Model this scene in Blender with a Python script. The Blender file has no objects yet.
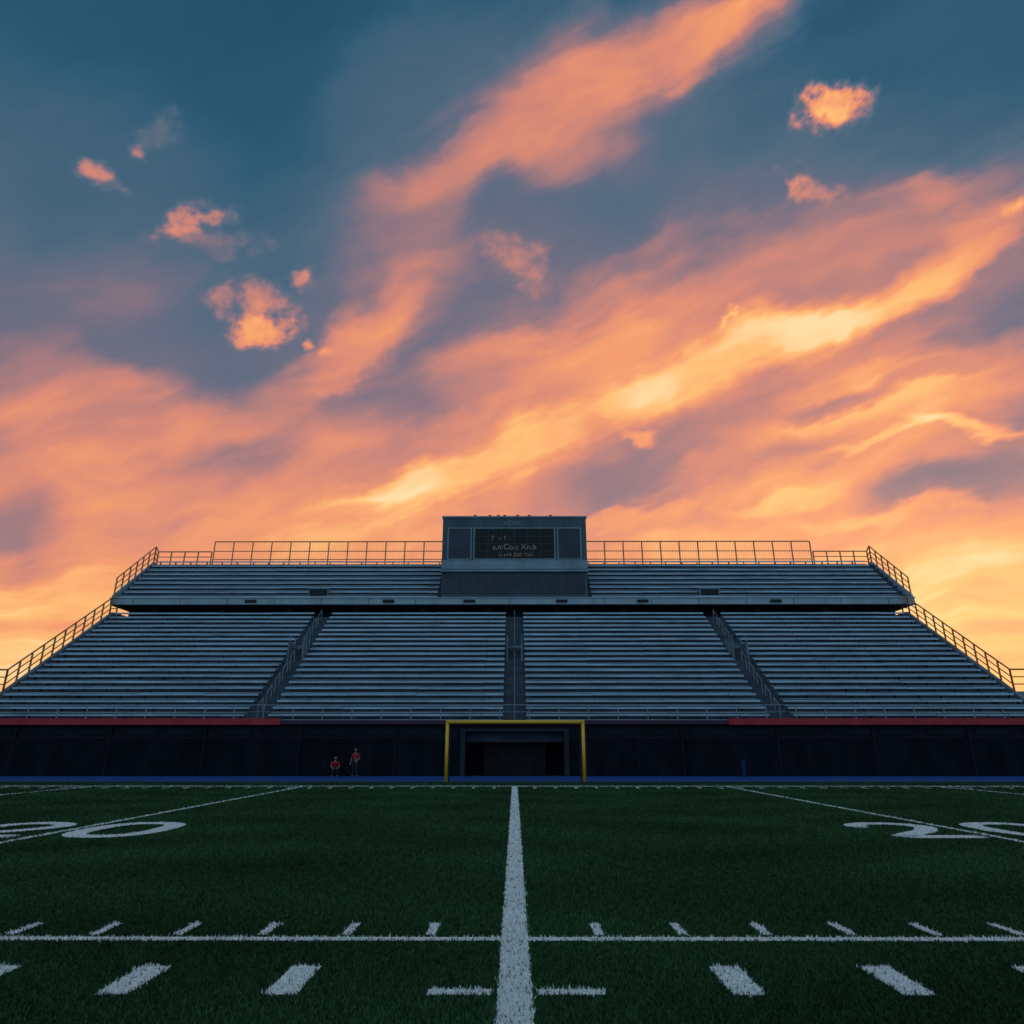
import bpy, math, random
import numpy as np
from mathutils import Vector, Matrix
random.seed(7); rng=np.random.default_rng(7)
scene=bpy.context.scene
col=scene.collection
scene.view_settings.view_transform='Standard'
scene.view_settings.look='None'
scene.view_settings.exposure=0
def srgb(r,g,b):
    f=lambda c:(c/255/12.92 if c/255<=0.04045 else ((c/255+0.055)/1.055)**2.4)
    return (f(r),f(g),f(b),1)

# ------------------------------------------------------------ materials
def mat(name,c1,c2=None,scale=4.0,rough=0.8,metal=0.0,stretch=(1,1,1),bump=0.0,bscale=30,lo=0.35,hi=0.65,spec=0.5,emit=None,estr=0):
    m=bpy.data.materials.new(name); m.use_nodes=True
    nt=m.node_tree; N=nt.nodes; L=nt.links; b=N['Principled BSDF']
    b.inputs['Roughness'].default_value=rough; b.inputs['Metallic'].default_value=metal
    b.inputs['Specular IOR Level'].default_value=spec
    tc=N.new('ShaderNodeTexCoord')
    mp=N.new('ShaderNodeMapping'); mp.inputs['Scale'].default_value=stretch
    L.new(tc.outputs['Object'],mp.inputs[0])
    n=N.new('ShaderNodeTexNoise'); n.inputs['Scale'].default_value=scale; n.inputs['Detail'].default_value=5; n.inputs['Roughness'].default_value=0.65
    L.new(mp.outputs[0],n.inputs['Vector'])
    r=N.new('ShaderNodeValToRGB'); r.color_ramp.elements[0].position=lo; r.color_ramp.elements[1].position=hi
    c2=c2 or tuple(x*0.7 for x in c1)
    r.color_ramp.elements[0].color=(*c2[:3],1); r.color_ramp.elements[1].color=(*c1[:3],1)
    L.new(n.outputs['Fac'],r.inputs[0]); L.new(r.outputs[0],b.inputs['Base Color'])
    if bump:
        n2=N.new('ShaderNodeTexNoise'); n2.inputs['Scale'].default_value=bscale; n2.inputs['Detail'].default_value=4
        L.new(tc.outputs['Object'],n2.inputs['Vector'])
        bp=N.new('ShaderNodeBump'); bp.inputs['Strength'].default_value=bump; bp.inputs['Distance'].default_value=0.05
        L.new(n2.outputs['Fac'],bp.inputs['Height']); L.new(bp.outputs[0],b.inputs['Normal'])
    if emit:
        b.inputs['Emission Color'].default_value=(*emit[:3],1); b.inputs['Emission Strength'].default_value=estr
    return m
M={}
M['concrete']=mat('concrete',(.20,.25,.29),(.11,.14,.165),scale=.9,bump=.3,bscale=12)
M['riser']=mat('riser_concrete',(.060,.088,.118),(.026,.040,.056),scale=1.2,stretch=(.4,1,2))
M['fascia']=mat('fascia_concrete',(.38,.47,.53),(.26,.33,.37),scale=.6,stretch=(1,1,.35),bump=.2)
M['alu']=mat('bench_aluminium',(.48,.63,.76),(.19,.26,.32),scale=1.0,stretch=(.35,2.2,3.0),rough=.45,metal=.15,lo=.28,hi=.70)
M['dark']=mat('dark_steel',(.022,.030,.040),(.013,.018,.025),scale=3,rough=.6,spec=.2)
M['black']=mat('windscreen_fabric',(.011,.014,.022),(.005,.007,.011),scale=.8,stretch=(1,1,.4),rough=.95,bump=.5,bscale=2.0,spec=.05)
M['red']=mat('red_padding',(.50,.018,.035),(.30,.010,.022),scale=1.2,rough=.6)
M['navy']=mat('navy_padding',(.016,.014,.026),(.010,.010,.018),scale=1.2,rough=.7,spec=.1)
M['pad']=mat('maroon_padding',(.09,.035,.06),(.05,.025,.04),scale=1.2,rough=.7,spec=.2)
M['rail']=mat('railing_weathered_steel',(.70,.32,.13),(.46,.20,.08),scale=2,rough=.5)
M['galv']=mat('galvanised_rail',(.30,.36,.42),(.2,.24,.28),scale=3,rough=.45,metal=.4)
M['yellow']=mat('yellow_paint',(.88,.50,.02),(.74,.42,.02),scale=3,rough=.4)
M['box']=mat('press_box_cladding',(.085,.120,.15),(.055,.078,.098),scale=.7,stretch=(1,1,.4),bump=.1)
M['boxlight']=mat('press_box_panel',(.26,.34,.40),(.18,.24,.28),scale=.7,stretch=(1,1,.4))
M['boxlow']=mat('press_box_lower_cladding',(.08,.14,.19),(.055,.09,.13),scale=.7)
M['glass']=mat('dark_window_glass',(.020,.042,.068),(.008,.018,.030),scale=.5,rough=.15,spec=.35)
M['dullglass']=mat('dull_window_glass',(.014,.018,.028),(.008,.011,.017),scale=.5,rough=.7,spec=.08)
M['screen']=mat('display_screen',(.014,.017,.020),(.006,.008,.010),scale=8,rough=.45,spec=.25)
M['led']=mat('led_text',(.34,.30,.26),(.03,.03,.03),scale=5,rough=.5,emit=(.6,.42,.28),estr=.06)
M['track']=mat('blue_track',(.02,.075,.28),(.012,.05,.20),scale=1.5,rough=.8,spec=.2)
M['marker']=mat('blue_marker_foam',(.012,.04,.13),(.01,.025,.09),scale=3,rough=.8,spec=.2)
M['door']=mat('door_panel',(.022,.018,.022),(.012,.010,.013),scale=2,rough=.6,spec=.1)
M['skin']=mat('skin',(.34,.19,.14),scale=10,rough=.5)
M['shirt']=mat('red_shirt',(.40,.025,.03),(.30,.015,.02),scale=12,rough=.9)
M['trouser']=mat('dark_trousers',(.02,.022,.035),scale=12,rough=.9)
M['hair']=mat('hair',(.03,.02,.015),scale=20)
M['shoe']=mat('grey_shoes',(.2,.2,.2),scale=20)

def turf_mat():
    m=bpy.data.materials.new('turf_ground'); m.use_nodes=True
    nt=m.node_tree;N=nt.nodes;L=nt.links;b=N['Principled BSDF']; b.inputs['Roughness'].default_value=.95; b.inputs['Specular IOR Level'].default_value=.05
    tc=N.new('ShaderNodeTexCoord')
    big=N.new('ShaderNodeTexNoise'); big.inputs['Scale'].default_value=.18; big.inputs['Detail'].default_value=5
    fine=N.new('ShaderNodeTexNoise'); fine.inputs['Scale'].default_value=22; fine.inputs['Detail'].default_value=4; fine.inputs['Roughness'].default_value=.8
    mp=N.new('ShaderNodeMapping'); mp.inputs['Scale'].default_value=(1,.35,1)
    L.new(tc.outputs['Object'],big.inputs['Vector']); L.new(tc.outputs['Object'],mp.inputs[0]); L.new(mp.outputs[0],fine.inputs['Vector'])
    r=N.new('ShaderNodeValToRGB'); r.color_ramp.elements[0].position=.3; r.color_ramp.elements[0].color=(.010,.036,.014,1)
    r.color_ramp.elements[1].position=.7; r.color_ramp.elements[1].color=(.030,.090,.032,1)
    ad=N.new('ShaderNodeMath'); ad.operation='MULTIPLY_ADD'; ad.inputs[1].default_value=.55
    h=N.new('ShaderNodeMath'); h.operation='MULTIPLY'; h.inputs[1].default_value=.45
    L.new(fine.outputs['Fac'],h.inputs[0]); L.new(big.outputs['Fac'],ad.inputs[0]); L.new(h.outputs[0],ad.inputs[2])
    L.new(ad.outputs[0],r.inputs[0]); L.new(r.outputs[0],b.inputs['Base Color'])
    bp=N.new('ShaderNodeBump'); bp.inputs['Strength'].default_value=.8; bp.inputs['Distance'].default_value=.04
    L.new(fine.outputs['Fac'],bp.inputs['Height']); L.new(bp.outputs[0],b.inputs['Normal'])
    return m
M['turf']=turf_mat()
def paint_mat():
    m=bpy.data.materials.new('field_paint'); m.use_nodes=True
    nt=m.node_tree;N=nt.nodes;L=nt.links;b=N['Principled BSDF']; b.inputs['Roughness'].default_value=.95; b.inputs['Specular IOR Level'].default_value=.1
    tc=N.new('ShaderNodeTexCoord')
    n=N.new('ShaderNodeTexNoise'); n.inputs['Scale'].default_value=28; n.inputs['Detail'].default_value=4; n.inputs['Roughness'].default_value=.8
    L.new(tc.outputs['Object'],n.inputs['Vector'])
    r=N.new('ShaderNodeValToRGB'); r.color_ramp.elements[0].position=.36; r.color_ramp.elements[0].color=(.06,.13,.07,1)
    r.color_ramp.elements[1].position=.5; r.color_ramp.elements[1].color=(.80,.82,.80,1)
    L.new(n.outputs['Fac'],r.inputs[0]); L.new(r.outputs[0],b.inputs['Base Color'])
    return m
M['paint']=paint_mat()
def blade_mat():
    m=bpy.data.materials.new('turf_blades'); m.use_nodes=True
    nt=m.node_tree;N=nt.nodes;L=nt.links;b=N['Principled BSDF']; b.inputs['Roughness'].default_value=.8; b.inputs['Specular IOR Level'].default_value=.1
    a=N.new('ShaderNodeAttribute'); a.attribute_name='blade_colour'
    L.new(a.outputs['Color'],b.inputs['Base Color'])
    return m
M['blade']=blade_mat()

# ------------------------------------------------------------ mesh helpers
def link(o,parent=None):
    col.objects.link(o)
    if parent: o.parent=parent
    return o
def empty(name):
    e=bpy.data.objects.new(name,None); col.objects.link(e); return e
def mesh(name,verts,faces,material,parent=None,smooth=False):
    me=bpy.data.meshes.new(name); me.from_pydata(verts,[],faces); me.materials.append(material); me.update()
    if smooth:
        for p in me.polygons: p.use_smooth=True
    return link(bpy.data.objects.new(name,me),parent)
class Geo:
    def __init__(s): s.v=[]; s.f=[]
    def box(s,x0,x1,y0,y1,z0,z1):
        b=len(s.v)
        s.v+=[(x0,y0,z0),(x1,y0,z0),(x1,y1,z0),(x0,y1,z0),(x0,y0,z1),(x1,y0,z1),(x1,y1,z1),(x0,y1,z1)]
        s.f+=[tuple(b+i for i in f) for f in [(0,3,2,1),(4,5,6,7),(0,1,5,4),(1,2,6,5),(2,3,7,6),(3,0,4,7)]]
    def tube(s,p,q,r,n=8):
        p=Vector(p);q=Vector(q);d=(q-p).normalized()
        u=d.orthogonal().normalized(); w=d.cross(u); b=len(s.v)
        for c in (p,q):
            for i in range(n):
                a=2*math.pi*i/n; s.v.append(tuple(c+r*(math.cos(a)*u+math.sin(a)*w)))
        for i in range(n):
            j=(i+1)%n; s.f.append((b+i,b+j,b+n+j,b+n+i))
        s.f.append(tuple(b+i for i in reversed(range(n)))); s.f.append(tuple(b+n+i for i in range(n)))
    def prism(s,prof,x0,x1,x0b=None):
        b=len(s.v);n=len(prof)
        s.v+=[(x0,y,z) for y,z in prof]+[(x1,y,z) for y,z in prof]
        for i in range(n):
            j=(i+1)%n; s.f.append((b+i,b+j,b+n+j,b+n+i))
        s.f.append(tuple(b+i for i in reversed(range(n)))); s.f.append(tuple(b+n+i for i in range(n)))
    def make(s,name,m,parent=None,smooth=False): return mesh(name,s.v,s.f,m,parent,smooth)

# ------------------------------------------------------------ ground
def sheet(name,x0,x1,y0,y1,z,m,parent=None):
    return mesh(name,[(x0,y0,z),(x1,y0,z),(x1,y1,z),(x0,y1,z)],[(0,1,2,3)],m,parent)
sheet('ground',-1500,1500,-1500,1500,-.02,M['turf'])
sheet('football_field',-55,55,-20,38.2,0,M['turf'])
sheet('running_track',-55,55,38.2,45.3,0,M['track'])

# ------------------------------------------------------------ markings
rects=[]
def R(x0,x1,y0,y1): rects.append((x0,x1,y0,y1))
R(-.125,.125,-18,33.4)
for k in (1,2,3,4):
    for s in (-1,1): R(s*9.62*k-.065,s*9.62*k+.065,-18,33.4)
R(-50,50,33.4,33.75)
R(-50,50,7.25,7.37)
for i in range(1,40):
    for s in (-1,1):
        x=s*.805*i
        if abs(abs(x)%9.62)<.3 or abs(abs(x)%9.62)>9.3: continue
        R(x-.045,x+.045,7.46,7.92)
for i in range(0,18):
    for s in (-1,1):
        x=s*(1.70+1.225*i); R(x-.12,x+.12,5.80,6.48)
R(-.64,-.17,5.80,5.92); R(.17,.66,5.80,5.92)
for i in range(1,45):
    for s in (-1,1):
        x=s*.9*i; R(x-.06,x+.06,31.9,32.6)
g=Geo()
for k,(x0,x1,y0,y1) in enumerate(rects):
    z=.004+.0012*(k%3) if k<9 else .008
    if k==9: z=.0092
    if k==10: z=.0104
    b=len(g.v); g.v+=[(x0,y0,z),(x1,y0,z),(x1,y1,z),(x0,y1,z)]; g.f.append((b,b+1,b+2,b+3))
polys=[]
def ribbon(pts,w,cx,cy,sx,sy,closed=False):
    P=[Vector((cx+x*sx,cy+y*sy)) for x,y in pts]; n=len(P)
    b=len(g.v)
    for i in range(n):
        a=P[(i-1)%n] if (closed or i>0) else P[i]; c=P[(i+1)%n] if (closed or i<n-1) else P[i]
        t=(c-a).normalized(); nn=Vector((-t.y,t.x))
        for s in (1,-1):
            q=P[i]+nn*w*s/2; g.v.append((q.x,q.y,.0125))
    m=n if closed else n-1
    for i in range(m):
        j=(i+1)%n; g.f.append((b+2*i,b+2*i+1,b+2*j+1,b+2*j))
    polys.append((P+([P[0]] if closed else []),w/2))
zero=[(math.copysign(abs(math.cos(a))**.75,math.cos(a))*.5,math.copysign(abs(math.sin(a))**.75,math.sin(a))*.5) for a in [2*math.pi*i/40 for i in range(40)]]
two=[(-.5,.22)]+[(.5*math.cos(a),.22+.28*math.sin(a)) for a in [math.pi*(.92-i*.1) for i in range(10)]]+[(.42,.08),(.2,-.12),(-.15,-.3),(-.42,-.45),(-.3,-.5),(0,-.5),(.55,-.5)]
for cx in (-8.42,11.05): ribbon(zero,.45,cx,16.25,1.50,2.5,True)
for cx in (-10.95,8.42): ribbon(two,.45,cx,16.25,1.45,2.5)
g.make('field_markings',M['paint'])

# ------------------------------------------------------------ turf blades (one mesh)
NB=560000
u=rng.random(NB); y=4.0*(38/4.0)**u; x=(rng.random(NB)*2-1)*(.84*y+1.5)
jx=x+rng.normal(0,.012,NB); jy=y+rng.normal(0,.016,NB)
on=np.zeros(NB,bool)
for (x0,x1,y0,y1) in rects: on|=(jx>x0)&(jx<x1)&(jy>y0)&(jy<y1)
for P,hw in polys:
    for a,b in zip(P[:-1],P[1:]):
        d=np.array([b.x-a.x,b.y-a.y]); L2=(d**2).sum()+1e-9
        t=np.clip(((jx-a.x)*d[0]+(jy-a.y)*d[1])/L2,0,1)
        on|=((jx-a.x-t*d[0])**2+(jy-a.y-t*d[1])**2)<hw*hw
on&=rng.random(NB)>.07
h=.018+.020*rng.random(NB); w=(.0022+.0009*y)*(.7+.6*rng.random(NB)); ang=rng.random(NB)*math.pi
lean=rng.normal(0,.012,(NB,2))
V=np.zeros((NB,3,3),np.float32)
V[:,0,0]=x-np.cos(ang)*w; V[:,0,1]=y-np.sin(ang)*w
V[:,1,0]=x+np.cos(ang)*w; V[:,1,1]=y+np.sin(ang)*w
V[:,2,0]=x+lean[:,0]; V[:,2,1]=y+lean[:,1]; V[:,2,2]=h
me=bpy.data.meshes.new('turf_grass'); me.vertices.add(NB*3); me.vertices.foreach_set('co',V.ravel())
me.loops.add(NB*3); me.loops.foreach_set('vertex_index',np.arange(NB*3,dtype=np.int32))
me.polygons.add(NB); me.polygons.foreach_set('loop_start',np.arange(0,NB*3,3,dtype=np.int32))
me.update(calc_edges=True)
tone=(.45+1.1*rng.random(NB))
patch=1+.22*np.sin(x*.9+np.sin(y*.7)*2)*np.sin(y*.55+1.3)+.14*np.sin(y*1.7+np.sin(x*.4)*2)
C=np.zeros((NB,4),np.float32); C[:,3]=1
C[:,0]=.030*tone*patch; C[:,1]=.080*tone*patch; C[:,2]=.030*tone*patch
wv=(.66+.26*rng.random(NB))
C[on,0]=wv[on]*.97; C[on,1]=wv[on]; C[on,2]=wv[on]*.98
at=me.color_attributes.new('blade_colour','FLOAT_COLOR','POINT')
at.data.foreach_set('color',np.repeat(C,3,axis=0).ravel())
me.materials.append(M['blade'])
link(bpy.data.objects.new('turf_grass',me))

# ------------------------------------------------------------ grandstand
stand=empty('stadium_grandstand')
XL,XR=-35.5,34.5
NR=20; Y0,Z0,TR,RS=46.0,3.3,.70,.48
def stair(y0,z0,tr,rs,n,base):
    p=[(y0,base)]
    for i in range(n):
        p+=[(y0+tr*i,z0+rs*i),(y0+tr*(i+1),z0+rs*i)]
    p.append((y0+tr*n,base)); return p
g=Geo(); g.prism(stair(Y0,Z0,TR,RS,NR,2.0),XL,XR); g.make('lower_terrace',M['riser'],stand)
aisles=[(-16.8,.7),(0,.68),(17.3,.7)]
def blocks(xl,xr,ai):
    e=[xl]
    for c,h in ai: e+=[c-h,c+h]
    e.append(xr); return [(e[i],e[i+1]) for i in range(0,len(e),2)]
def seats(bl,y0,z0,tr,rs,n,gp,gb,first=0):
    for i in range(first,n):
        yy=y0+tr*i; zz=z0+rs*i
        for (a,b) in bl:
            x=a+.08
            while x<b-.5:
                x2=min(x+4.6,b-.08)
                dz=random.uniform(-.012,.012)
                gp.box(x,x2,yy+.22,yy+.50,zz+.40+dz,zz+.445+dz)
                gp.box(x,x2,yy+.195,yy+.22,zz+.31+dz,zz+.447+dz)
                gp.box(x,x2,yy+.02,yy+.17,zz+.05,zz+.085)
                xx=x+.4
                while xx<x2:
                    gb.box(xx-.03,xx+.03,yy+.25,yy+.45,zz-.01,zz+.40); xx+=1.5
                x=x2+.03
gp=Geo();gb=Geo()
lb=blocks(XL+.3,XR-.3,aisles)
seats(lb,Y0,Z0,TR,RS,NR,gp,gb)
gs=Geo()
for c,hw in aisles:
    for i in range(1,NR):
        yy=Y0+TR*i; zz=Z0+RS*i
        gs.box(c-hw+.05,c+hw-.05,yy-.36,yy+.02,zz-RS-.02,zz-RS/2)
UY,UZ,UT,UR,UN=60.35,14.12,.64,.575,9
g=Geo()
prof=[(UY,13.75)]
for i in range(UN): prof+=[(UY+UT*i,UZ+UR*i),(UY+UT*(i+1),UZ+UR*i)]
prof+=[(UY+UT*UN+.3,UZ+UR*(UN-1)),(UY+UT*UN+.3,13.75)]
UXL,UXR=-36.0,35.5
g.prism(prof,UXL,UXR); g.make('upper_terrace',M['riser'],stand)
seats([(UXL+.3,-6.9),(6.9,UXR-.3)],UY,UZ,UT,UR,UN,gp,gb,0)
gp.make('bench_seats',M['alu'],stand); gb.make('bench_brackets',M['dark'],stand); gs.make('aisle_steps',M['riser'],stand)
g=Geo()
g.box(UXL-.05,UXR+.05,60.0,60.34,13.70,14.25)
g.box(UXL-.12,UXR+.12,59.93,60.36,14.252,14.33)
g.make('deck_fascia',M['fascia'],stand)
g=Geo()
x=UXL+2
while x<UXR: g.box(x-.02,x+.02,59.985,60.02,13.72,14.24); x+=4.2
g.make('fascia_joints',M['dark'],stand)
g=Geo()
g.box(XL,XR,62.3,62.7,11,13.745)
g.box(XL,XR,60.003,62.29,12.2,12.42)
x=XL+3
while x<XR: g.box(x-.25,x+.25,61.2,61.7,12.425,13.74); x+=6.05
g.make('concourse',M['dark'],stand)  # dark colour of this recess stands in for shade under the upper deck
g=Geo()
g.box(UXL+.02,UXR-.02,66.43,66.75,0,18.6)
g.prism([(46,0),(46,3.35),(60,13.0),(62.9,13.0),(62.9,13.7),(66.4,13.7),(66.4,0)],XL-.3,XL-.02)
g.prism([(46,0),(46,3.35),(60,13.0),(62.9,13.0),(62.9,13.7),(66.4,13.7),(66.4,0)],XR+.02,XR+.3)
g.make('structure_walls',M['concrete'],stand)
g=Geo()
for xx0,xx1 in ((UXL-.2,UXL-.02),(UXR+.02,UXR+.2)):
    g.prism([(60.36,13.7),(60.36,14.6),(66.1,19.2),(66.4,19.2),(66.4,13.7)],xx0,xx1)
g.make('upper_end_walls',M['fascia'],stand)
g=Geo()
for c,hw in aisles:
    i=10; yy=Y0+TR*i; zz=Z0+RS*i
    g.box(c-.62,c-.50,yy-.1,yy+1.6,zz-.3,zz+1.25); g.box(c+.50,c+.62,yy-.1,yy+1.6,zz-.3,zz+1.25)
    g.box(c-.49,c+.49,yy+1.45,yy+1.58,zz,zz+1.2)
for c in (-17.75,17.65):
    g.box(c-.9,c+.9,60.75,61.0,14.2,15.35)
g.make('aisle_portal_walls',M['concrete'],stand)
g=Geo()
for c in (-17.75,17.65): g.box(c-.8,c+.8,60.73,60.748,14.3,15.25)
for c in (-11.2,-23.5,11.4,23.2,-4,4.2): g.box(c-.5,c+.5,59.9,59.98,13.85,14.1)
g.make('portal_openings',M['dark'],stand)
g=Geo()
for c,hw in aisles:
    for i in list(range(0,9,2))+list(range(13,19,2)):
        y1=Y0+TR*i+.35; z1=Z0+RS*i
        g.tube((c,y1,z1-.02),(c,y1,z1+.95),.025); g.tube((c,y1,z1+.95),(c,y1+TR*1.2,z1+RS*1.2+.95),.025)
        g.tube((c,y1+TR*1.2,z1+RS*1.2+.95),(c,y1+TR*1.2,z1+RS*1),.025)
for c,hw in aisles:
    for s in (-1,1):
        for yy in (53.0,54.4):
            z1=Z0+RS*10
            g.tube((c+s*.56,yy,z1+1.2),(c+s*.56,yy,z1+1.75),.03)
        g.tube((c+s*.56,53.0,z1+1.75),(c+s*.56,54.4,z1+1.75),.03)
g.make('aisle_handrails',M['galv'],stand)

# railings ---------------------------------------------------
def railing(name,pts,height,spacing,rails,m,r=.04,parent=None,infill=False):
    g=Geo()
    for a,b in zip(pts[:-1],pts[1:]):
        a=Vector(a);b=Vector(b);n=max(1,round((b-a).length/spacing))
        for i in range(n+1):
            p=a.lerp(b,i/n); g.tube(p,p+Vector((0,0,height)),r*1.15,6)
        for f in rails: g.tube(a+Vector((0,0,height*f)),b+Vector((0,0,height*f)),r if f==1 else r*.7,6)
        if infill:
            k=n*8
            for i in range(k+1):
                p=a.lerp(b,i/k); g.tube(p+Vector((0,0,height*.05)),p+Vector((0,0,height)),.009,4)
    return g.make(name,m,parent)
zt=UZ+UR*(UN-1)
railing('safety_railing',[(-30.3,66.3,zt),(-7.2,66.3,zt)],2.65,1.85,(1,.62,.3,.08),M['rail'],.06,infill=True)
railing('safety_railing',[(7.2,66.3,zt),(29.8,66.3,zt)],2.65,1.85,(1,.62,.3,.08),M['rail'],.06,infill=True)
railing('stand_end_railing',[(-30.5,66.3,zt),(-35.9,66.3,zt),(-36.1,66.1,19.2),(-36.1,60.5,14.65)],1.6,1.3,(1,.66,.33),M['rail'],.06)
railing('stand_end_railing',[(30.0,66.3,zt),(35.4,66.3,zt),(35.6,66.1,19.2),(35.6,60.5,14.65)],1.6,1.3,(1,.66,.33),M['rail'],.06)
def sl(y): return 3.35+(y-46)*9.65/14
railing('stair_railing',[(XL-.15,60.6,13.0),(XL-.15,59.6,sl(59.6)),(XL-.15,48.9,sl(48.9)),(XL-3.5,48.9,sl(48.9))],1.5,1.25,(1,.66,.33),M['rail'],.06)
railing('stair_railing',[(XR+.15,60.6,13.0),(XR+.15,59.6,sl(59.6)),(XR+.15,48.9,sl(48.9)),(XR+5.5,48.9,sl(48.9))],1.5,1.25,(1,.66,.33),M['rail'],.06)
g=Geo()
g.box(XL-5.5,XL-.31,48.7,51.5,sl(48.9)-.35,sl(48.9)-.01); g.box(XR+.31,XR+7.5,48.7,51.5,sl(48.9)-.35,sl(48.9)-.01)
for x in (XL-5.2,XL-3,XR+3,XR+7.2):
    g.box(x-.15,x+.15,50,50.3,0,sl(48.9)-.355)
g.make('stair_landing',M['concrete'])
railing('front_railing',[(-50,45.35,3.3),(50,45.35,3.3)],.95,1.9,(1,.55),M['galv'],.028)

# ------------------------------------------------------------ perimeter wall
wall=empty('perimeter_wall')
g=Geo()
g.box(-50,-3.4,45.3,45.95,-.02,3.05); g.box(3.4,50,45.3,45.95,-.02,3.05); g.box(-3.4,3.4,45.3,45.95,2.6,3.05)
g.box(-50,50,45.28,45.99,3.053,3.29)
g.make('wall_body',M['navy'],wall)
g=Geo()
x=-49.5
while x<49:
    x2=x+3.0
    if x2<-3.5 or x>3.5: g.box(x+.01,x2-.01,45.16+random.uniform(0,.02),45.285,.03,2.15)
    x=x2
g.box(-4.5,-3.42,45.17,45.285,.03,2.15); g.box(3.42,4.5,45.17,45.285,.03,2.15)
ob=g.make('windscreen_panels',M['black'],wall)
g=Geo()
x=-49.5
while x<50:
    if abs(x)>3.6: g.box(x-.06,x+.06,45.13,45.28,0,3.05)
    x+=6.0
g.box(-49.5,-3.5,45.15,45.27,2.17,2.24); g.box(3.5,49.5,45.15,45.27,2.17,2.24)
g.make('wall_posts',M['navy'],wall)
g=Geo()
x=-49.0
while x<49:
    if abs(x+1.2)>4.6: g.box(x,x+2.4,45.26,45.298,2.4,2.85)
    x+=3.0
g.make('wall_windows',M['dullglass'],wall)
g=Geo(); 
g.box(-50,-14.8,45.0,45.27,3.03,3.42); g.box(13.5,50,45.0,45.27,3.03,3.42); g.make('red_padding',M['red'],wall)
g=Geo(); g.box(-14.79,13.49,45.05,45.27,3.06,3.30); g.make('dark_padding',M['pad'],wall)
g=Geo()
g.box(-3.4,-3.1,45.96,48.5,0,3.0); g.box(3.1,3.4,45.96,48.5,0,3.0); g.box(-3.4,3.4,48.5,48.8,0,3.0); g.box(-3.1,3.1,45.96,48.49,2.7,3.0)
g.make('tunnel_walls',M['navy'],wall)
g=Geo()
for i in range(4):
    a=-1.9+i*.96; g.box(a+.02,a+.93,46.9,46.97,.02,2.25)
g.make('tunnel_doors',M['door'],wall)
g=Geo()
for i in range(5): a=-1.9+i*.96-.01; g.box(a-.03,a+.03,46.84,46.98,0,2.4)
for s in (-1,1): g.box(s*3.25-.15,s*3.25+.15,45.1,45.29,0,2.62)
g.box(-3.4,3.4,45.08,45.288,2.625,2.8)
g.box(-3.0,3.0,46.82,46.99,2.42,2.55)
g.make('tunnel_frame',M['dark'],wall)

# ------------------------------------------------------------ press box with scoreboard
pb=empty('press_box')
g=Geo(); W=6.65
g.box(-W,W,60.45,66.2,16.75,21.95)
g.make('upper_storey',M['box'],pb)
g=Geo(); g.box(-W-.08,W+.08,60.37,66.28,21.953,22.1); g.box(-W-.03,W+.03,60.36,60.447,17.02,17.85); g.box(-W-.05,W+.05,60.3,60.448,16.76,16.95)
g.make('trim_panels',M['boxlight'],pb)
g=Geo(); g.box(-W+.05,W-.05,60.6,66.1,14.2,16.748); g.make('lower_storey',M['boxlow'],pb)
g=Geo(); 
for i in range(8):
    a=-W+.15+i*1.62; g.box(a,a+1.54,60.54,60.598,14.75,16.55)
g.make('lower_windows',M['glass'],pb)
g=Geo(); g.box(-3.65,3.65,60.36,60.445,17.98,20.85); g.make('display_screen',M['screen'],pb)
g=Geo()
for s in (-1,1):
    a,b=sorted((s*4.05,s*6.05)); g.box(a,b,60.38,60.445,17.98,20.85)
g.make('side_windows',M['glass'],pb)
g=Geo()
for (a,b) in ((-3.65,3.65),(-6.05,-4.05),(4.05,6.05)):
    g.box(a-.12,a-.003,60.33,60.446,17.88,20.95); g.box(b+.003,b+.12,60.33,60.446,17.88,20.95)
    g.box(a-.003+.001,b+.002,60.33,60.446,20.853,20.95); g.box(a-.002,b+.002,60.33,60.446,17.88,17.977)
g.make('window_frames',M['boxlight'],pb)
g=Geo()
for k in range(1,6):
    xx=-3.65+k*7.3/6; g.box(xx-.015,xx+.015,60.352,60.359,17.99,20.84)
for zz in (18.7,19.4,20.1): g.box(-3.64,3.64,60.348,60.351,zz-.012,zz+.012)
g.make('screen_module_seams',M['box'],pb)
def text(s,x,z,size,m,name,y=60.335):
    c=bpy.data.curves.new(name,'FONT'); c.body=s; c.size=size; c.align_x='CENTER'; c.extrude=.006
    o=bpy.data.objects.new(name,c); o.location=(x,y,z); o.rotation_euler=(math.pi/2,0,0); c.materials.append(m); link(o,pb)
text('HDMC',-.1,21.2,.62,M['boxlight'],'name_sign',60.43)
text('7  -: 1 .',-1.3,19.75,.60,M['led'],'display_line_1')
text('a.n:Co.c Xn.b',0,18.85,.74,M['led'],'display_line_2')
text('1c n10 .B20: T.b3',.1,18.2,.46,M['led'],'display_line_3')
g=Geo()
for x in (-3.7,-2.3,-1.5,-.9,.3,1.4,3.4):
    g.tube((x,61,22.1),(x,61,22.25),.03); g.box(x-.13,x+.13,60.85,61.05,22.23,22.36)
g.make('roof_lamps',M['dark'],pb)

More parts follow.
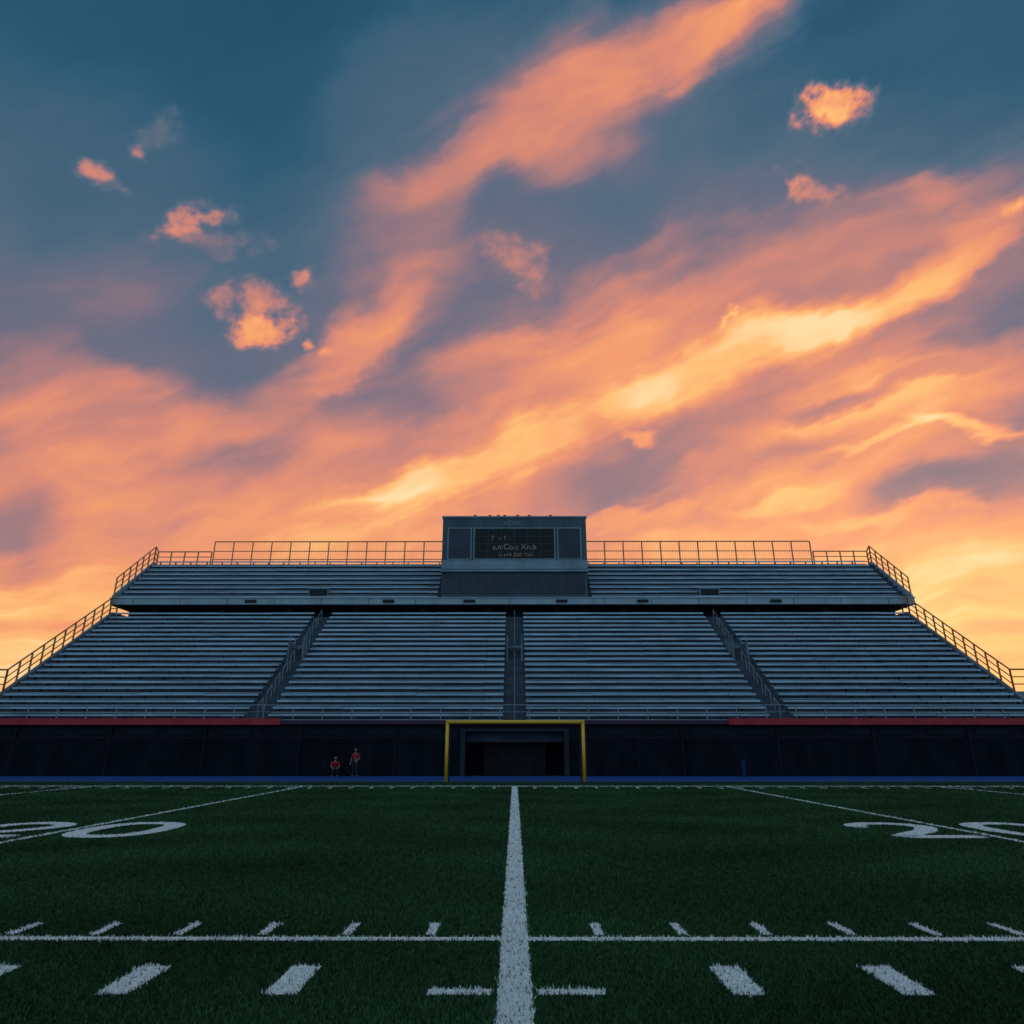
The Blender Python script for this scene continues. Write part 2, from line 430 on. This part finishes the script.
# ------------------------------------------------------------ goal post
gp_=empty('goal_post')
g=Geo()
for x in (-3.45,3.5):
    g.tube((x,36.7,0),(x,36.7,2.98),.085,16)
g.tube((-3.535,36.7,2.92),(3.585,36.7,2.92),.09,16)
g.make('frame',M['yellow'],gp_,True)
g=Geo()
for x in (-3.45,3.5):
    g.tube((x*.965,37.0,0),(x*.965,37.0,2.85),.04,8); g.box(x-.2,x+.2,36.55,37.1,0,.04)
    g.tube((x*.965,37.0,2.85),(x,36.7,2.9),.03,8)
g.make('net_supports',M['dark'],gp_)
ym=Geo(); ym.box(13.57,13.70,43.4,43.52,0,.8); ym.box(13.48,13.80,43.36,43.58,0,.06); ym.box(13.53,13.74,43.38,43.55,.62,.95)
ym.make('sideline_marker',M['marker'])

# ------------------------------------------------------------ people
def person(name,loc,rotz,crouch,shirt):
    root=empty(name)
    if crouch:
        J={'pelvis':(0,.05,.42),'waist':(0,0,.6),'chest':(0,-.12,.82),'neck':(0,-.2,.98),'headb':(0,-.24,1.04),
           'shl':(-.2,-.14,.93),'ell':(-.27,-.3,.68),'wrl':(-.16,-.5,.56),'shr':(.2,-.14,.93),'elr':(.27,-.3,.68),'wrr':(.16,-.5,.56),
           'hpl':(-.11,.04,.38),'knl':(-.18,-.38,.5),'anl':(-.16,-.14,.09),'tol':(-.17,-.34,.04),'hpr':(.11,.04,.38),'knr':(.18,-.38,.5),'anr':(.16,-.14,.09),'tor':(.17,-.34,.04)}
    else:
        J={'pelvis':(0,0,.95),'waist':(0,0,1.1),'chest':(0,0,1.32),'neck':(0,0,1.49),'headb':(0,-.01,1.56),
           'shl':(-.2,0,1.43),'ell':(-.27,.02,1.14),'wrl':(-.27,-.1,.88),'shr':(.2,0,1.43),'elr':(.3,.04,1.16),'wrr':(.16,-.1,1.0),
           'hpl':(-.1,0,.9),'knl':(-.12,-.03,.5),'anl':(-.13,.03,.09),'tol':(-.15,-.15,.04),'hpr':(.1,0,.9),'knr':(.14,-.04,.5),'anr':(.17,.03,.09),'tor':(.2,-.14,.04)}
    rad={'pelvis':.15,'waist':.135,'chest':.16,'neck':.06,'headb':.055,'sh':.075,'el':.048,'wr':.03,'hp':.095,'kn':.062,'an':.045,'to':.04}
    E=[('pelvis','waist'),('waist','chest'),('chest','neck'),('neck','headb')]
    for s in 'lr': E+=[('chest','sh'+s),('sh'+s,'el'+s),('el'+s,'wr'+s),('pelvis','hp'+s),('hp'+s,'kn'+s),('kn'+s,'an'+s),('an'+s,'to'+s)]
    K=list(J); me=bpy.data.meshes.new('body'); me.from_pydata([J[k] for k in K],[(K.index(a),K.index(b)) for a,b in E],[])
    o=bpy.data.objects.new('body',me); col.objects.link(o)
    md=o.modifiers.new('s','SKIN'); sv=me.skin_vertices[0].data
    for i,k in enumerate(K):
        r=rad.get(k,rad.get(k[:2])); sv[i].radius=(r,r*.85); sv[i].use_root=(k=='pelvis')
    o.modifiers.new('u','SUBSURF').levels=2
    dg=bpy.context.evaluated_depsgraph_get(); m2=bpy.data.meshes.new_from_object(o.evaluated_get(dg))
    bpy.data.objects.remove(o)
    m2.materials.clear()
    for k in (shirt,M['trouser'],M['skin'],M['shoe']): m2.materials.append(k)
    P={k:Vector(J[k]) for k in J}
    def segd(c,a,b):
        d=b-a;t=max(0,min(1,(c-a).dot(d)/d.length_squared)); return (c-a-d*t).length,t
    for p in m2.polygons:
        p.use_smooth=True
        best=min(((segd(p.center,P[a],P[b])[0],segd(p.center,P[a],P[b])[1],a,b) for a,b in E),key=lambda q:q[0])
        a,b,t=best[2],best[3],best[1]
        if b[:2]=='to' : i=3
        elif b[:2] in('hp','kn','an'): i=1
        elif b[:2]=='wr' or b=='headb': i=2
        elif b=='neck' and t>.8: i=2
        elif a=='pelvis' and t<.2: i=1
        else: i=0
        p.material_index=i
    link(bpy.data.objects.new('body',m2),root)
    hb=P['headb']+Vector((0,-.015,.11))
    def ell(c,r,m,n,cut=None):
        V=[];F=[];U,W_=16,12
        for i in range(W_+1):
            for j in range(U):
                th=math.pi*i/W_;ph=2*math.pi*j/U
                V.append((c[0]+r[0]*math.sin(th)*math.cos(ph),c[1]+r[1]*math.sin(th)*math.sin(ph),c[2]+r[2]*math.cos(th)))
        for i in range(W_ if cut is None else cut):
            for j in range(U): F.append((i*U+j,i*U+(j+1)%U,(i+1)*U+(j+1)%U,(i+1)*U+j))
        return mesh(n,V,F,m,root,True)
    ell(hb,(.078,.098,.118),M['skin'],'head')
    ell(hb+Vector((0,.014,.014)),(.086,.1,.118),M['hair'],'hair',6)
    ell(hb+Vector((0,-.1,-.015)),(.014,.02,.025),M['skin'],'nose')
    ell(hb+Vector((0,-.09,-.055)),(.025,.01,.007),M['shirt'],'mouth')
    for s,n in((-1,'l'),(1,'r')):
        ell(hb+Vector((s*.08,.005,-.01)),(.014,.025,.035),M['skin'],'ear_'+n)
        ell(hb+Vector((s*.03,-.088,.008)),(.012,.01,.008),M['hair'],'eye_'+n)
        w=P['wr'+n]; d=(w-P['el'+n]).normalized()
        gg=Geo(); side=d.cross(Vector((0,1,0))).normalized()
        gg.tube(w-d*.02,w+d*.08,.03,8)
        for k in range(4):
            b0=w+d*.075+side*(k-1.5)*.018; gg.tube(b0,b0+d*(.05,.06,.058,.045)[k]+Vector((0,-.008,0)),.009,6)
        gg.tube(w+d*.02-side*.02,w+d*.07-side*.06,.010,6)
        gg.make('hand_'+n,M['skin'],root)
    root.location=loc; root.rotation_euler=(0,0,rotz); root.scale=(.92,.92,.92)
    return root
person('person',(-10.85,43.9,0),.3,True,M['shirt'])
person('person',(-9.66,44.0,0),-.2,False,M['shirt'])

# ------------------------------------------------------------ sky dome
TILT=math.radians(19); KK=13.66
def chart(x,y):
    a=(x-514)/683; b=(512-y)/683; r=math.hypot(a,b)
    if r<1e-6: return (0,0)
    k=math.tan(math.atan(r)/2)/r*KK
    return (a*k,b*k)
perm=rng.permutation(1024)
gang=rng.random(1024)*2*math.pi; gx=np.cos(gang); gy=np.sin(gang)
def perlin(x,y):
    xi=np.floor(x).astype(int); yi=np.floor(y).astype(int); fx=x-xi; fy=y-yi
    u_=fx**3*(fx*(fx*6-15)+10); v_=fy**3*(fy*(fy*6-15)+10)
    def gr(ix,iy,dx,dy):
        hh=perm[(perm[ix&1023]+iy)&1023]; return gx[hh]*dx+gy[hh]*dy
    a=gr(xi,yi,fx,fy); b=gr(xi+1,yi,fx-1,fy); c=gr(xi,yi+1,fx,fy-1); d=gr(xi+1,yi+1,fx-1,fy-1)
    return (a+u_*(b-a))+v_*((c+u_*(d-c))-(a+u_*(b-a)))
def fbm(x,y,oct=5,rough=.5):
    s=0;a=1;t=0
    for i in range(oct):
        s=s+a*perlin(x+17.3*i,y-9.1*i); t+=a; a*=rough; x=x*2.03; y=y*2.03
    return s/t*1.5
def sm(v,a,b):
    t=np.clip((v-a)/(b-a),0,1); return t*t*(3-2*t)
azs=np.concatenate([np.arange(-60,60.01,.15),np.arange(64,296,4.0)])
els=np.concatenate([np.array([-3.0,-1.5]),np.arange(0,58.01,.14),np.arange(60,90.1,2.0)])
AZ,EL=np.meshgrid(np.radians(azs),np.radians(els))
DX=np.sin(AZ)*np.cos(EL); DY=np.cos(AZ)*np.cos(EL); DZ=np.sin(EL)
ct,st=math.cos(TILT),math.sin(TILT)
Yr=DY*ct+DZ*st; Zr=-DY*st+DZ*ct
den=np.maximum(1+Yr,.15)
A=DX/den*KK; B=Zr/den*KK
wx=.28*fbm(A*.35,B*.35,3)+.20*fbm(A*1.1+40,B*1.1,5,.5); wy=.28*fbm(A*.35+9,B*.35+70,3)+.20*fbm(A*1.1+4,B*1.1+30,5,.5)
PA=A+wx; PB=B+wy
def along(pa,pb,deg,sx,sy):
    p=math.radians(deg); return (pa*math.cos(p)+pb*math.sin(p))/sx,(-pa*math.sin(p)+pb*math.cos(p))/sy
sx_,sy_=along(PA,PB,26,2.8,.9); streak=fbm(sx_,sy_,6,.48)
fx_,fy_=along(A+wx*1.1,B+wy*1.1,19,2.1,.42); fine=fbm(fx_+30,fy_,6,.52)
f2x,f2y=along(A+wx*1.2,B+wy*.9,9,1.5,.15); fine2=fbm(f2x+130,f2y+5,5,.58)
bl=fbm(PA*.9+200,PB*1.1,5,.5)
ex,ey=along(A,B,24,1.1,.22); fe=fbm(ex+80,ey+3,5,.6)
PB=PB+.15*fe; PA=PA+.12*fbm(A*2.5,B*2.5,4,.6)
ys=[660,590,540,500,450,400,310,220,120,10,-300]; vs=[.85,.78,.71,.62,.52,.44,.35,.26,.14,.05,.0]
bh=[chart(514,q)[1] for q in ys]
Lw=np.interp(PB,bh,vs)
def stroke(Lw,x1,y1,x2,y2,hw,T,a=.9,sharp=.8,edge=.35):
    pa,pb=PA,PB
    c1=chart(x1,y1);c2=chart(x2,y2); cx=(c1[0]+c2[0])/2; cy=(c1[1]+c2[1])/2; dx=c2[0]-c1[0]; dy=c2[1]-c1[1]
    loc=(hw/100)*(chart(x1+20,y1)[0]-chart(x1,y1)[0])/.2
    d=math.hypot(dx,dy); half=max(d/2+loc*.9,loc)*1.25; an=math.atan2(dy,dx); loc*=1.6
    qx=((pa-cx)*math.cos(an)+(pb-cy)*math.sin(an))/half; qy=(-(pa-cx)*math.sin(an)+(pb-cy)*math.cos(an))/loc
    r=1-np.sqrt(qx*qx+qy*qy)
    r=r+edge*(fine+.5*bl)*np.clip(r+.3,0,.5)
    k=a*sm(r,0,sharp)
    return Lw+(T-Lw)*k
S=[
(900,80,1000,30,130,.10,.8),(120,60,250,20,200,.04,.7),(80,200,160,180,90,.22,.6),
(400,230,700,40,110,.34,.75),(380,140,440,20,60,.22,.6),
(640,230,1000,190,80,.38,.6),
(560,225,740,185,80,.27,.85),(60,290,200,300,60,.42,.7),(130,335,330,376,58,.37,.85),
(560,305,660,290,50,.36,.7),(900,250,1000,330,60,.40,.6),
(680,310,1000,190,46,.55,.6),
(380,470,980,250,95,.68,.8),
(-20,400,220,425,52,.64,.8),(30,340,90,395,42,.56,.7),(150,425,420,440,34,.65,.75),
(40,490,350,520,46,.74,.75),
(560,505,720,447,38,.50,.85),(240,480,330,458,16,.56,.6),(385,405,490,362,34,.43,.85),(440,325,540,270,42,.37,.7),
(-10,520,45,560,42,.46,.85),(-20,450,20,480,30,.50,.6),
(390,205,520,110,30,.58,.85),(490,130,620,160,34,.64,.85),(520,115,700,25,44,.64,.9),(640,55,800,-10,36,.70,.9),(560,100,640,70,18,.70,.7),(700,30,780,0,16,.76,.7),
(450,230,385,330,40,.54,.8),(335,370,425,285,28,.67,.85),(200,465,370,345,30,.66,.85),(320,400,400,310,16,.74,.6),(310,300,430,215,20,.46,.5),
(480,370,700,385,40,.70,.8),(500,420,640,350,26,.74,.6),(440,400,520,370,14,.58,.5),
(720,290,900,240,32,.56,.6),(880,195,985,170,20,.62,.8),(930,255,1040,200,28,.70,.8),
(330,508,490,468,19,.91,.95),(450,480,620,414,23,.91,.95),(590,422,720,368,24,.88,.95),(680,382,790,334,24,.88,.9),(740,350,890,298,24,.94,.95),(870,304,990,238,22,.87,.9),
(560,360,700,330,14,.76,.7),
(770,430,1040,365,42,.87,.9),(740,505,1000,440,34,.82,.85),(620,545,1040,550,42,.84,.8),
(860,492,1040,470,18,.50,.8),(990,300,1040,290,34,.40,.7),
(780,420,900,385,9,.52,.85),(860,388,1000,352,9,.58,.8),(700,470,800,455,11,.62,.7),(790,350,1000,335,12,.58,.6),
(620,498,700,484,7,.58,.9),(300,520,420,500,9,.60,.6),(900,420,1040,440,8,.97,.8),(618,446,664,446,4,.80,.8),
(540,530,700,505,9,.80,.7),(820,455,960,425,6,.95,.7),(780,520,1000,500,7,.95,.6),(700,520,860,480,7,.95,.5),
]
for s in S: Lw=stroke(Lw,*s)
mid=sm(Lw,.15,.4)
Lw=Lw+streak*(.05+.12*sm(Lw,.08,.5))
Lw=Lw+bl*.06*mid
Lw=Lw+fine*(.012+.11*sm(Lw,.22,.7))
low=sm(-B,-.6,1.2)
Lw=Lw+fine2*(.012+.13*low)*sm(Lw,.35,.7)
# small detached puffs with ragged fluffy edges
pn=fbm(A*3.0+3,B*4.0+8,6,.62); pn2=fbm(A*6+3,B*6+8,4,.6)
QA=A+.15*fbm(A*2.6+5,B*2.6,5,.62); QB=B+.12*fbm(A*2.6+55,B*2.6+4,5,.62)
PF=[(812,108,862,103,19,.78,1),(820,94,850,92,13,.74,.9),(790,180,800,186,16,.62,.9),(800,194,838,194,11,.56,.8),(78,165,108,182,13,.56,.9),(166,230,214,212,17,.58,.9),(180,243,262,243,13,.38,.7),
(228,300,284,308,24,.52,.9),(240,328,282,330,19,.74,.9),(500,248,548,272,22,.50,.8),(298,283,306,276,10,.56,.9),(322,349,334,349,8,.66,.9),(304,341,308,341,5,.66,.9),(138,152,140,152,10,.50,.9),(150,135,175,122,14,.33,.6),(1012,206,1030,204,11,.78,.9),(725,316,745,313,6,.86,.9),(850,130,882,84,5,.45,.5)]
for (x1,y1,x2,y2,hw,T,a) in PF:
    c1=chart(x1,y1);c2=chart(x2,y2); cx=(c1[0]+c2[0])/2; cy=(c1[1]+c2[1])/2; dx=c2[0]-c1[0]; dy=c2[1]-c1[1]
    loc=(hw/100)*(chart(x1+20,y1)[0]-chart(x1,y1)[0])/.2
    d=math.hypot(dx,dy); half=(d/2+loc*.9)*1.3; an=math.atan2(dy,dx); loc*=1.5
    qx=((QA-cx)*math.cos(an)+(QB-cy)*math.sin(an))/half; qy=(-(QA-cx)*math.sin(an)+(QB-cy)*math.cos(an))/loc
    r=1-np.sqrt(qx*qx+qy*qy)
    rr=r+1.0*pn*np.clip(r+.6,0,1)
    k=a*sm(rr,.0,.75)*sm(r,-.35,.25)
    Tv=T+.12*pn2+.16*np.clip(rr-.4,-.5,.5)
    Lw=Lw+(Tv-Lw)*k
back=sm(-DY,-.35,.25)
zen=sm(DZ,.86,.98)
Lw=np.clip(Lw,0,1)
nE,nA=AZ.shape; RAD=1400.0
co_=np.stack([DX*RAD,DY*RAD,DZ*RAD],-1).reshape(-1,3).astype(np.float32)
idx=np.arange(nE*nA).reshape(nE,nA); nxt=np.roll(idx,-1,axis=1)
q=np.stack([idx[:-1],idx[1:],nxt[1:],nxt[:-1]],-1).reshape(-1,4).astype(np.int32)
me=bpy.data.meshes.new('sky'); me.vertices.add(len(co_)); me.vertices.foreach_set('co',co_.ravel())
me.loops.add(q.size); me.loops.foreach_set('vertex_index',q.ravel()); me.polygons.add(len(q)); me.polygons.foreach_set('loop_start',np.arange(0,q.size,4,dtype=np.int32))
me.update(calc_edges=True)
a1=me.attributes.new('warmth','FLOAT','POINT'); a1.data.foreach_set('value',Lw.ravel().astype(np.float32))
a2=me.attributes.new('east','FLOAT','POINT'); a2.data.foreach_set('value',np.maximum(back,zen*.8).ravel().astype(np.float32))
sm_=bpy.data.materials.new('sky_clouds'); sm_.use_nodes=True; nt=sm_.node_tree; N=nt.nodes; L=nt.links
for n in list(N): N.remove(n)
aw=N.new('ShaderNodeAttribute'); aw.attribute_name='warmth'
ae=N.new('ShaderNodeAttribute'); ae.attribute_name='east'
ramp=N.new('ShaderNodeValToRGB'); L.new(aw.outputs['Fac'],ramp.inputs[0])
RC=[(0,(22,68,96)),(.12,(44,88,114)),(.25,(76,101,122)),(.37,(108,106,125)),(.5,(162,119,122)),(.62,(213,134,114)),(.75,(243,154,105)),(.87,(255,188,114)),(1,(255,228,174))]
els_=ramp.color_ramp.elements
for i,(p,c) in enumerate(RC):
    if i==0: els_[0].position=0; els_[0].color=srgb(*c)
    elif i==len(RC)-1: els_[-1].position=1; els_[-1].color=srgb(*c)
    else: els_.new(p).color=srgb(*c)
mx=N.new('ShaderNodeMix'); mx.data_type='RGBA'; L.new(ae.outputs['Fac'],mx.inputs[0]); L.new(ramp.outputs[0],mx.inputs[6]); mx.inputs[7].default_value=(.25,.40,.54,1)
em=N.new('ShaderNodeEmission'); L.new(mx.outputs[2],em.inputs[0]); em.inputs[1].default_value=1
tr=N.new('ShaderNodeBsdfTransparent'); ad=N.new('ShaderNodeAddShader'); L.new(em.outputs[0],ad.inputs[0]); L.new(tr.outputs[0],ad.inputs[1])
mo=N.new('ShaderNodeOutputMaterial'); L.new(ad.outputs[0],mo.inputs[0])
try: sm_.cycles.emission_sampling='NONE'
except Exception as e: print(e)
me.materials.append(sm_)
link(bpy.data.objects.new('sky',me))

# world: dim dusk sky texture behind the cloud layer
w=bpy.data.worlds.new('World'); scene.world=w; w.use_nodes=True
nt=w.node_tree; N=nt.nodes; L=nt.links
bg=N['Background']
sky=N.new('ShaderNodeTexSky'); sky.sky_type='NISHITA'; sky.sun_disc=False
SE,SA=4.0,28.0
sky.sun_elevation=math.radians(SE); sky.sun_rotation=math.radians(SA)
L.new(sky.outputs[0],bg.inputs[0]); bg.inputs['Strength'].default_value=.012

sd=bpy.data.lights.new('sun','SUN'); sd.energy=.6; sd.angle=math.radians(.5); sd.color=(1,.62,.36)
so=bpy.data.objects.new('sun',sd); link(so)
d=Vector((math.sin(math.radians(SA))*math.cos(math.radians(SE)),math.cos(math.radians(SA))*math.cos(math.radians(SE)),math.sin(math.radians(SE))))
so.rotation_euler=d.to_track_quat('Z','Y').to_euler(); so.location=d*200

# ------------------------------------------------------------ camera
cd=bpy.data.cameras.new('camera'); cd.lens=24; cd.sensor_width=36; cd.clip_end=5000; cd.clip_start=.05
co=bpy.data.objects.new('camera',cd); link(co); co.location=(0,0,1.7)
co.rotation_euler=(math.radians(90)+TILT,0,math.radians(.21))
scene.camera=co
